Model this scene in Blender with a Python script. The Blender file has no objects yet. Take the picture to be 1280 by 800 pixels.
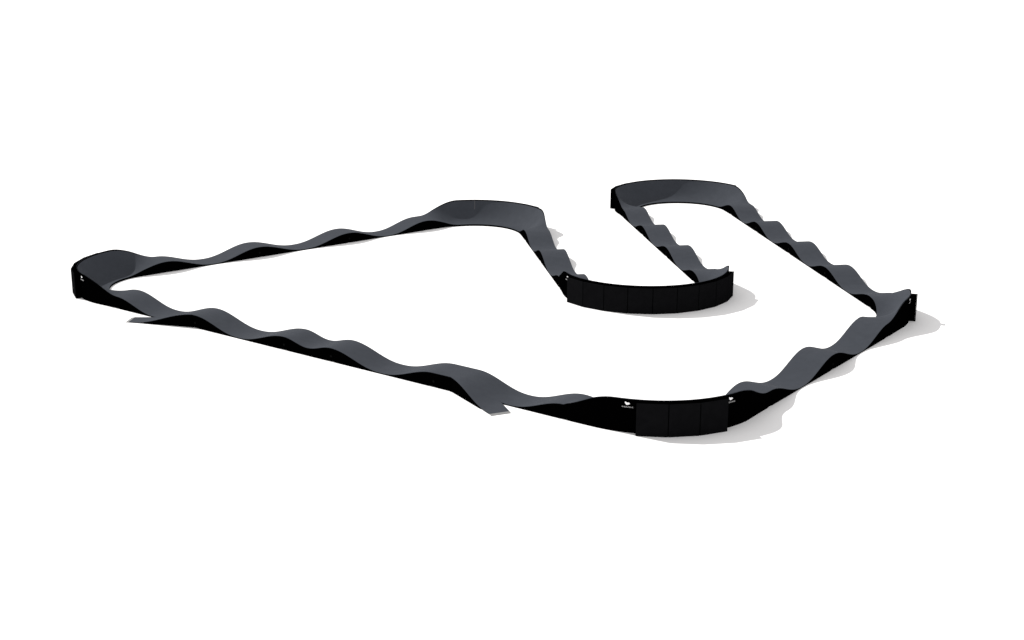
import bpy, math
from mathutils import Vector, Matrix

S = bpy.context.scene
COL = S.collection
rad = math.radians

# ------------------------------------------------------------------ materials
def principled(name, col, rough=0.6, spec=0.2, noise=None, metal=0.0, scale=30.0):
    m = bpy.data.materials.new(name); m.use_nodes = True
    nt = m.node_tree; b = nt.nodes['Principled BSDF']
    b.inputs['Base Color'].default_value = (*col, 1)
    b.inputs['Roughness'].default_value = rough
    b.inputs['Specular IOR Level'].default_value = spec
    b.inputs['Metallic'].default_value = metal
    if noise:
        tc = nt.nodes.new('ShaderNodeTexCoord')
        n = nt.nodes.new('ShaderNodeTexNoise'); n.inputs['Scale'].default_value = scale; n.inputs['Detail'].default_value = 5
        r = nt.nodes.new('ShaderNodeValToRGB')
        lo = [c * (1 - noise) for c in col]; hi = [c * (1 + noise) for c in col]
        r.color_ramp.elements[0].position = .3; r.color_ramp.elements[1].position = .7
        r.color_ramp.elements[0].color = (*lo, 1); r.color_ramp.elements[1].color = (*hi, 1)
        nt.links.new(tc.outputs['Object'], n.inputs['Vector'])
        nt.links.new(n.outputs['Fac'], r.inputs['Fac'])
        nt.links.new(r.outputs['Color'], b.inputs['Base Color'])
    return m

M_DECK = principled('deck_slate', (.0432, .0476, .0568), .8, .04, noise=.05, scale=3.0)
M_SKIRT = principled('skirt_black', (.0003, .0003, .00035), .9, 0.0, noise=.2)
M_PANEL = principled('panel_black', (.0045, .0045, .0050), .8, 0.0, noise=.1, scale=4)
M_STEEL = principled('lip_steel', (.20, .20, .20), .5, .3, noise=.08, scale=12)
M_WHITE = principled('emblem_white', (.9, .9, .9), .7, .1, noise=.02)
M_PRINT = principled('print_grey', (.34, .34, .34), .7, .1, noise=.02)
M_JOINT = principled('joint_grey', (.085, .085, .09), .6, .2, noise=.05)
M_PLATE = principled('hole_plug', (.004, .004, .004), .9, 0.0, noise=.1)
M_GROUND = principled('ground_white', (.92, .92, .92), .95, 0.0, noise=.006, scale=.3)

# ------------------------------------------------------------------ objects
def obj(name, verts, faces, mat, parent=None, smooth=False, label=None):
    me = bpy.data.meshes.new(name)
    me.from_pydata([tuple(v) for v in verts], [], faces)
    me.materials.append(mat)
    if smooth is True:
        for p in me.polygons: p.use_smooth = True
    elif smooth:
        for i, p in enumerate(me.polygons): p.use_smooth = smooth[i]
    me.update()
    o = bpy.data.objects.new(name, me); COL.objects.link(o)
    if parent: o.parent = parent
    if label: o['label'] = label
    return o

# ------------------------------------------------------------------ plan of the track
A0 = -36.3466
def unit(deg): return Vector((math.cos(rad(deg)), math.sin(rad(deg))))
def left(v): return Vector((-v.y, v.x))

# straights: heading, offset along the left normal of the heading
HEAD = [('front', A0, 37.69), ('right', A0 + 90, 20.80), ('upper', A0 + 135.4, -25.04),
        ('down', A0 - 45, 18.36), ('rise', A0 + 135, -12.06), ('back', A0 + 255, -61.32)]
TURN = [90, 45, 180, -180, 120, 105]
RADIUS = [3.1, 3.1, None, None, 3.1, 3.1]
TANGENT = {2: 76.75, 3: -60.15}           # where the two half circles begin
RLEN = [(2.1, 2.1), (2.1, 2.4), (2.1, 2.1), (2.6, 2.1), (2.1, 2.1), (2.1, 2.1)]   # length of the rise
SHIFT = [(.04, .12), (-.09, .05), (-.07, -.08), (-.15, 0), (0, -.2), (-.03, 0)]
DELAY = [(-.25, .2), (0, -.7), (.5, 0), (-.5, -.4), (.25, .5), (0, 0)]   # where the bank starts to rise at either end
def stations():
    t0 = [0] * 6; t1 = [0] * 6
    for i in range(6):
        j = (i + 1) % 6
        (n, a, o), (m, c, q) = HEAD[i], HEAD[j]
        da, dc = unit(a), unit(c); na, nc = left(da), left(dc)
        if RADIUS[i] is None:
            t1[i] = TANGENT[i]; t0[j] = -TANGENT[i]
        else:
            det = na.x * nc.y - na.y * nc.x
            p = Vector(((o * nc.y - q * na.y) / det, (na.x * q - nc.x * o) / det))
            L = RADIUS[i] * math.tan(rad(abs(TURN[i]) / 2))
            t1[i] = p.dot(da) - L; t0[j] = p.dot(dc) + L
    return [(h[0], h[1], h[2], t0[i], t1[i]) for i, h in enumerate(HEAD)]
LINES = stations()
CREST = dict(
    front=[-48.2, -43.26, -38.20, -35.72, -30.74, -29.65, -25.10],
    right=[42.35, 47.50, 52.70],
    upper=[55.73, 60.98, 65.93, 70.98, 75.43],
    down=[-75.75, -71.20, -66.25, -61.30],
    rise=[61.05, 66.15, 70.75],
    back=[-42.70, -37.88, -32.72, -27.82])
CREST_Z = dict(front=.55, right=.60, upper=.51, down=.48, rise=.52, back=.52)
HW = .625           # half width of the deck
ZT = .05  # crest and trough height
ZI = .10           # inner edge of the berms
ZR = 1.18           # rim height of the berms
R_OUT, R_BOX = 3.80, 4.05

segs = []; s0 = 0.0
knots = []          # (global station, height) along the whole loop
berms = []
gstart = {}
for i, (n, a, off, t0, t1) in enumerate(LINES):
    d = unit(a); nrm = left(d)
    p0 = nrm * off + d * t0; p1 = nrm * off + d * t1
    L = t1 - t0
    segs.append(dict(kind='line', s=s0, L=L, p=p0, d=d))
    gstart[n] = (s0, t0)
    s_line_end = s0 + L
    s0 += L
    # arc to the next line
    nn, na, noff, nt0, nt1 = LINES[(i + 1) % 6]
    nd = unit(na); q0 = left(nd) * noff + nd * nt0
    sg = 1 if TURN[i] > 0 else -1
    ang = rad(abs(TURN[i]))
    # chord gives the mean radius; endpoints are then blended exactly
    R = (q0 - p1).length / (2 * math.sin(ang / 2))
    mid = (p1 + q0) / 2
    ch = (q0 - p1).normalized()
    c = mid + left(ch) * sg * R * math.cos(ang / 2)
    a0 = math.atan2((p1 - c).y, (p1 - c).x)
    segs.append(dict(kind='arc', s=s0, L=R * ang, c=c, R=R, a0=a0, sg=sg, ang=ang))
    berms.append(dict(c=c, sh=Vector(SHIFT[i]), dl=DELAY[i], rl=RLEN[i], R=R, a0=a0, sg=sg, ang=ang, s=s0, L=R * ang, turn=TURN[i]))
    s0 += R * ang
TOTAL = s0

def path(s):
    s = s % TOTAL
    for g in segs:
        if s <= g['s'] + g['L'] + 1e-9:
            u = s - g['s']
            if g['kind'] == 'line':
                return g['p'] + g['d'] * u, g['d']
            a = g['a0'] + g['sg'] * u / g['R']
            r = Vector((math.cos(a), math.sin(a)))
            return g['c'] + r * g['R'], left(r) * g['sg']

def gs(n, t): return gstart[n][0] + t - gstart[n][1]

order = [l[0] for l in LINES]
crest = {n: [gs(n, t) for t in CREST[n]] for n in order}
# berm i lies between the last crest of line i and the first crest of line i+1
for i, b in enumerate(berms):
    n, m = order[i], order[(i + 1) % 6]
    b['in'] = crest[n][-1]; b['zc'] = (CREST_Z[n], CREST_Z[m])
    b['out'] = crest[m][0] + (TOTAL if i == 5 else 0)
    # troughs bounding the berm module
    b['t0'] = (crest[n][-2] + crest[n][-1]) / 2
    b['t1'] = (crest[m][0] + crest[m][1]) / 2 + (TOTAL if i == 5 else 0)

def bump(x, p=1.12):                     # 1 at crest, 0 at trough, x in 0..1
    return (.5 + .5 * math.cos(math.pi * min(1, max(0, x)))) ** p
def sstep(x):
    x = min(1, max(0, x)); return x * x * (3 - 2 * x)

# height knots for the straights
K = []
for n in order:
    cs = crest[n]
    for j, c in enumerate(cs):
        K.append((c, CREST_Z[n]))
        if j + 1 < len(cs):
            e = cs[j + 1]; g = e - c
            if g < 1.5: continue                     # table top
            K.append(((c + e) / 2, .33 if g < 3.2 else ZT))
K.sort()
def zline(s):
    for (a, za), (b, zb) in zip(K, K[1:]):
        if a <= s <= b:
            if abs(za - zb) < 1e-6: return za
            hi, lo = max(za, zb), min(za, zb)
            x = (s - a) / (b - a)
            if za < zb: x = 1 - x
            return lo + (hi - lo) * bump(x, 1.12 if lo < .2 else 1.0)
    return min(K, key=lambda k: abs(k[0] - s))[1]

def berm_at(s):
    for b in berms:
        for k in (0, TOTAL):
            if b['in'] < s + k < b['out']: return b, s + k
    return None, s

def section(s, n=14):
    """points across the deck from the left edge to the right edge"""
    sw = s % TOTAL
    p, d = path(sw); nl = left(d)
    b, sb = berm_at(sw)
    pts = []
    if b is None:
        z = zline(sw)
        for k in range(n + 1):
            o = HW - 2 * HW * k / n
            pts.append(Vector((p.x + nl.x * o, p.y + nl.y * o, z)))
        return pts
    x = min(sb - b['in'], b['out'] - sb)
    dl = b['dl'][0] if sb - b['in'] < b['out'] - sb else b['dl'][1]
    rl = b['rl'][0] if sb - b['in'] < b['out'] - sb else b['rl'][1]
    rise = sstep((x + .05 - dl) / rl)
    wide = sstep((x - (.4 if b['turn'] != 45 else -.4)) / 2.2)
    p = p + b['sh'] * wide
    zc = b['zc'][0] if sb - b['in'] < b['out'] - sb else b['zc'][1]
    zo = zc + (ZR - zc) * rise
    zi = ZI + (zc - ZI) * bump(x / 2.35)
    wo = HW + (R_OUT - b['R'] - HW) * wide
    pw = 1 + 1.5 * rise
    rows = []
    for k in range(n + 1):
        t = k / n                                    # 0 inner edge, 1 outer edge
        o = -HW + (HW + wo) * t
        z = zi + (zo - zi) * t ** pw
        side = -b['sg']                              # outer side is to the right of a left turn
        rows.append(Vector((p.x + nl.x * o * side, p.y + nl.y * o * side, z)))
    if b['sg'] > 0: return rows                      # inner edge is the left edge
    return rows[::-1]

TH = .012
def deck(name, s_a, s_b, parent, label=None, step=.13):
    n = max(2, int((s_b - s_a) / step)); st = [s_a + (s_b - s_a) * i / n for i in range(n + 1)]
    secs = [section(s) for s in st]; w = len(secs[0])
    V = [v for r in secs for v in r]; F = []; sm = []
    N = len(V)
    V += [v - Vector((0, 0, TH)) for v in V]
    for i in range(n):
        for k in range(w - 1):
            a = i * w + k; F.append((a, a + 1, a + w + 1, a + w)[::-1]); sm.append(True)
            F.append((N + a, N + a + 1, N + a + w + 1, N + a + w)); sm.append(True)
        a = i * w; F.append((a, a + w, N + a + w, N + a)[::-1]); sm.append(False)
        a = i * w + w - 1; F.append((a, a + w, N + a + w, N + a)); sm.append(False)
    for i, fl in ((0, 1), (n, 0)):
        for k in range(w - 1):
            a = i * w + k; f = (a, a + 1, N + a + 1, N + a); F.append(f if fl else f[::-1]); sm.append(False)
    return deck_fin(name, V, F, sm, parent, label), st, secs

def deck_fin(name, V, F, sm, parent, label):
    o = obj(name, V, F, M_DECK, parent, sm, label)
    me = o.data
    import bmesh
    bm = bmesh.new(); bm.from_mesh(me); bmesh.ops.recalc_face_normals(bm, faces=bm.faces[:])
    for e in bm.edges:
        if len(e.link_faces) == 2 and (not e.link_faces[0].smooth or not e.link_faces[1].smooth): e.smooth = False
    bm.to_mesh(me); bm.free()
    return o

def skirt(pts, parent, inward, notches=(), name='skirt'):
    """upright black board below one edge of the deck; pts are edge points, inward unit vectors point under the deck"""
    V = []; F = []
    for i, (p, nv) in enumerate(zip(pts, inward)):
        zt = max(p.z - TH - .001, .012)
        zb = .0
        if any(abs((Vector((p.x, p.y)) - q).length) < .17 for q in notches): zb = .03
        if zb > zt - .01: zb = 0
        for ins in (.006, .030):
            x, y = p.x + nv.x * ins, p.y + nv.y * ins
            V += [(x, y, zb), (x, y, zt)]
    n = len(pts)
    for i in range(n - 1):
        a, b = 4 * i, 4 * i + 4
        F += [(a, b, b + 1, a + 1), (a + 2, a + 3, b + 3, b + 2), (a + 1, b + 1, b + 3, a + 3), (a, a + 2, b + 2, b)]
    F += [(0, 1, 3, 2), (4 * n - 4, 4 * n - 2, 4 * n - 1, 4 * n - 3)]
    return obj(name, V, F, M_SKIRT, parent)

def edge_skirts(st, secs, parent, notch_s=()):
    for side in (0, -1):
        pts = [r[side] for r in secs]; inn = []
        for r in secs:
            v = (r[1] - r[0]) if side == 0 else (r[-2] - r[-1]); v = Vector((v.x, v.y)); inn.append(v.normalized())
        q = []
        for s in notch_s:
            p = section(s)[side]; q.append(Vector((p.x, p.y)))
        skirt(pts, parent, inn, q)

# ------------------------------------------------------------------ the thing
track = bpy.data.objects.new('pump_track', None); COL.objects.link(track)
track.location = (0, 0, 0)
track['label'] = 'closed winding pump track with slate grey humps, banked turns and black sides on white ground'
track['category'] = 'pump track'

LAB = ['front berm in the foreground with three wall panels and two white emblems',
       'short berm in the right corner with a single wall panel',
       'farthest half circle berm at the back',
       'half circle berm in the middle showing a long row of wall panels',
       'back berm with a pale joint line on its dark bank',
       'left corner berm with a small white emblem on its side']
def ring(b, deg, r, z):
    a = rad(deg); return Vector((b['c'].x + b['sh'].x + r * math.cos(a), b['c'].y + b['sh'].y + r * math.sin(a), z))

BLOB = [(-.105, .045), (-.085, .065), (-.055, .06), (-.015, .034), (.045, .04), (.07, .034), (.105, -.008), (.1, -.022),
        (.06, -.034), (.035, -.05), (-.03, -.06), (-.055, -.045), (-.075, -.01)]
def plate(b, deg0, polys, rot=0):
    V = []; F = []
    for poly in polys:
        n = len(poly); base = len(V)
        for r in (R_OUT + .001, R_OUT + .009):
            for x, z in poly:
                V.append(ring(b, deg0 + math.degrees(x / R_OUT), r, z))
        F.append(tuple(range(base + n, base + 2 * n))); F.append(tuple(range(base, base + n))[::-1])
        for k in range(n):
            k2 = (k + 1) % n; F.append((base + k, base + k2, base + n + k2, base + n + k))
    return V, F

def rect(x0, z0, x1, z1): return [(x0, z0), (x1, z0), (x1, z1), (x0, z1)]
def lettering():
    out = []; x = -.18
    for k in range(9):                                # small print too fine to read
        w = .028 + .006 * ((k * 7) % 3)
        out.append(rect(x, -.022, x + .010, .022))
        if k % 3 != 1: out.append(rect(x + .0105, .010, x + w, .022))
        if k % 2 == 0: out.append(rect(x + .0105, -.022, x + w, -.010))
        else: out.append(rect(x + w - .009, -.022, x + w, .0095))
        x += w + .009
    return out

for i, b in enumerate(berms):
    B, st, secs = deck('berm', b['t0'], b['t1'], track, LAB[i])
    edge_skirts(st, secs, B, (b['in'], b['out']))
    mid = math.degrees(b['a0']) + b['sg'] * abs(b['turn']) / 2
    npan = max(1, round((abs(b['turn']) - 45) / 15))
    if i == 1: mid -= 2.8
    step = 15 if i != 1 else 4.5             # the short berm carries only a narrow one
    h = npan * step / 2
    # box that carries the panels: polygonal ledge behind the rim
    V = []; F = []; NS = 6
    for k in range(npan):
        e0, e1 = ring(b, mid - h + step * k, R_BOX - .022, 0), ring(b, mid - h + step * k + step, R_BOX - .022, 0)
        for q in range(NS + (1 if k == npan - 1 else 0)):
            t = q / NS; o_ = e0 + (e1 - e0) * t; n_ = ring(b, mid - h + step * (k + t), R_OUT - .02, 0)
            V += [(n_.x, n_.y, 1.108), (n_.x, n_.y, .012), (o_.x, o_.y, .012), (o_.x, o_.y, 1.108)]
    NQ = npan * NS
    for k in range(NQ):
        for q in range(4):
            c0 = 4 * k + q; c1 = 4 * k + (q + 1) % 4
            F.append((c0, c1, c1 + 4, c0 + 4))
    F += [(0, 1, 2, 3), tuple(4 * NQ + q for q in (3, 2, 1, 0))]
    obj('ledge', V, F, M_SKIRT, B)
    for k in range(npan):
        a0 = mid - h + step * k; a1 = a0 + step
        P = [ring(b, a0, R_BOX - .020, 0), ring(b, a1, R_BOX - .020, 0)]
        ex = (P[1] - P[0]); L = ex.length; ex.normalize(); on = Vector((ex.y, -ex.x, 0))
        V = []
        for o_, gx, z0, z1 in ((0, .012, .0, 1.118), (.018, .012, .0, 1.118), (.030, .030, .03, 1.10)):
            for x, z in ((gx, z0), (L - gx, z0), (L - gx, z1), (gx, z1)):
                p = P[0] + ex * x + on * o_; V.append((p.x, p.y, z))
        F = [(3, 2, 1, 0), (8, 9, 10, 11)]
        for l in (0, 4):
            for q in range(4):
                q2 = (q + 1) % 4; F.append((l + q, l + q2, l + 4 + q2, l + 4 + q))
        obj('wall_panel', V, F, M_PANEL, B)
    for sgn in {0: (-1, 1), 1: (-1,), 3: (-1, 1), 5: (-1, 1)}.get(i, ()):
        es = .85 if i == 0 else .66                       # the far emblems read smaller
        a = mid + sgn * (h + (4.9 if sgn < 0 else 4.3))
        V, F = plate(b, a, [[(x * es, z * es + 1.005) for x, z in BLOB]])
        obj('emblem', V, F, M_WHITE, B)
        V, F = plate(b, a, [[(x, z * .9 + .885) for x, z in pl] for pl in lettering()])
        obj('lettering', V, F, M_PRINT, B)
    if i == 4:                                        # pale joint in the bank
        s = b['s'] + b['L'] * .68
        V = []; F = []
        for ds in (-.013, .013):
            r = section(s + ds)
            for v in r[-4:]: V += [v + Vector((0, 0, .006)), v - Vector((0, 0, .002))]
        for k in range(3):
            a = 2 * k; F += [(a, a + 2, a + 10, a + 8), (a + 1, a + 9, a + 11, a + 3), (a, a + 1, a + 3, a + 2), (a + 8, a + 10, a + 11, a + 9)]
        F += [(0, 8, 9, 1), (6, 7, 15, 14)]
        obj('joint_strip', V, F, M_JOINT, B)

# straights between the berms: cut at the troughs
for i, n in enumerate(order):
    cs = crest[n]; a = (cs[0] + cs[1]) / 2; j = 1
    while j < len(cs) - 1:
        grp = [cs[j]]
        while j + 1 < len(cs) - 1 and cs[j + 1] - cs[j] < 3.2: j += 1; grp.append(cs[j])
        e = (cs[j] + cs[j + 1]) / 2
        lab = None
        if len(grp) == 2: lab = 'long flat topped hump beside the right entry ramp' if grp[1] - grp[0] < 1.5 else 'double hump with a shallow saddle'
        D, st, secs = deck('roller', a, e, track, lab)
        edge_skirts(st, secs, D, grp)
        for c in grp:
            r = section(c)
            for side in (0, -1):
                p = r[side]; q = Vector((r[7].x - p.x, r[7].y - p.y, 0)).normalized(); t = Vector((-q.y, q.x, 0))
                V = []; F = []
                for o_ in (.0045, -.004):
                    for k in range(10):
                        an = 2 * math.pi * k / 10
                        v = Vector((p.x, p.y, .22)) + q * o_ + t * (.05 * math.cos(an)) + Vector((0, 0, .05 * math.sin(an))); V.append(v)
                F = [tuple(range(10)), tuple(range(10, 20))[::-1]] + [(k, (k + 1) % 10, 10 + (k + 1) % 10, 10 + k) for k in range(10)]
                obj('bolt_cover', V, F, M_PLATE, D)
        a = e; j += 1

# ------------------------------------------------------------------ the two entry ramps branching off the front straight
fd = unit(A0); fn = left(fd)
def sd(s, d, z):
    p = fd * s + fn * (HEAD[0][2] - HW + d); return Vector((p.x, p.y, z))

def ramp(sa, sgn, label, ext=0):
    """sa: station where the outer edge leaves the track, sgn: direction of travel away from the crest"""
    LO, DO = 2.56 + ext, -1.10                 # outer tip, along and across
    LI, DI = 2.93 + ext, -.47                  # inner tip
    LB = 2.22 + ext / 2                            # where the inner edge leaves the track
    NU, NW = 30, 6
    G = []
    for i in range(NU + 1):
        u = i / NU
        o = (LO * u, DO * u); zo = .018 + TH + (CREST_Z['front'] - .018 - TH) * bump(u * 1.03, 1.08)
        lu = u * (LI if True else 0)
        ub = LB / LI
        if u <= ub:
            x = LI * u; inn = (x, -.0008); zi = zline(gs('front', sa + sgn * x))
        else:
            w = (u - ub) / (1 - ub); inn = (LB + (LI - LB) * w, -.0008 + (DI + .0008) * w)
            zb = zline(gs('front', sa + sgn * LB)); zi = zb + (.018 + TH - zb) * w
        row = []
        for k in range(NW + 1):
            t = k / NW
            row.append(sd(sa + sgn * (o[0] + (inn[0] - o[0]) * t), o[1] + (inn[1] - o[1]) * t, zo + (zi - zo) * t))
        G.append(row)
    w = NW + 1
    V = [v for r in G for v in r]; N = len(V); V += [v - Vector((0, 0, TH)) for v in V]
    F = []; sm = []
    for i in range(NU):
        for k in range(NW):
            a = i * w + k; F.append((a, a + 1, a + w + 1, a + w)); sm.append(True)
            F.append((N + a, N + a + w, N + a + w + 1, N + a + 1)); sm.append(True)
        a = i * w; F.append((a, a + w, N + a + w, N + a)); sm.append(False)
        a = i * w + NW; F.append((a, N + a, N + a + w, a + w)); sm.append(False)
    for i in (0, NU):
        for k in range(NW):
            a = i * w + k; F.append((a, a + 1, N + a + 1, N + a)); sm.append(False)
    R = deck_fin('entry_ramp', V, F, sm, track, label)
    # boards under the outer edge and under the free part of the inner edge
    iu = int(NU * .80)
    pts = [r[0] for r in G[:iu]]
    skirt(pts, R, [Vector((r[-1].x - r[0].x, r[-1].y - r[0].y)).normalized() if (r[-1] - r[0]).length > 1e-4 else fn for r in G[:iu]])
    pts = [r[-1] for r in G[int(NU * LB / LI) + 1:]]
    skirt(pts, R, [Vector((r[0].x - r[-1].x, r[0].y - r[-1].y)).normalized() for r in G[int(NU * LB / LI) + 1:]])
    # steel lip at the tip
    o, n_ = G[-1][0], G[-1][-1]
    back = (G[-2][3] - G[-1][3]); back.z = 0; back.normalize()
    e = (n_ - o).normalized(); out = Vector((e.y, -e.x, 0)); 
    if out.dot(back) > 0: out = -out
    V = []
    for p in (o, n_):
        V += [Vector((p.x, p.y, p.z + .001)) + out * .002, Vector((p.x, p.y, .004)) + out * .15, Vector((p.x, p.y, .0)) + out * .15, Vector((p.x, p.y, .0)) + out * .002]
    F = [(0, 1, 5, 4), (1, 2, 6, 5), (2, 3, 7, 6), (3, 0, 4, 7), (0, 3, 2, 1), (4, 5, 6, 7)]
    obj('metal_lip', V, F, M_STEEL, R)

ramp(-29.95, 1, 'entry ramp at the front with a pale metal lip')
ramp(-43.40, -1, 'entry ramp at the left with its tip turned towards the left berm', .10)

# ------------------------------------------------------------------ ground
g = 3000
ground = obj('ground', [(-g, -g, 0), (g, -g, 0), (g, g, 0), (-g, g, 0)], [(0, 1, 2, 3)], M_GROUND)
ground['kind'] = 'structure'

# ------------------------------------------------------------------ light
W = bpy.data.worlds.new('World'); S.world = W; W.use_nodes = True
bg = W.node_tree.nodes['Background']
bg.inputs['Color'].default_value = (1, .985, .985, 1); bg.inputs['Strength'].default_value = .81
sun = bpy.data.lights.new('sun', 'SUN'); sun.energy = 4.2; sun.angle = rad(.5); sun.color = (1, .985, .96)
so = bpy.data.objects.new('sun', sun); COL.objects.link(so)
v = Vector((1.03, -.62, -1.08)); so.rotation_euler = v.to_track_quat('-Z', 'Y').to_euler(); so.location = (-20, 80, 40)

# ------------------------------------------------------------------ camera
cam = bpy.data.cameras.new('camera'); cam.lens = 50; cam.sensor_width = 36; cam.sensor_fit = 'HORIZONTAL'; cam.clip_end = 9000
co = bpy.data.objects.new('camera', cam); COL.objects.link(co)
pitch = math.atan((400 + 110.197) / 1777.78)
co.matrix_world = Matrix.Translation((0, 0, 16.3)) @ Matrix.Rotation(math.pi / 2 - pitch, 4, 'X') @ Matrix.Rotation(rad(.2455 * .573), 4, 'Z')
S.camera = co
S.view_settings.view_transform = 'Standard'; S.view_settings.look = 'None'
S.view_settings.exposure = 0; S.view_settings.gamma = 1
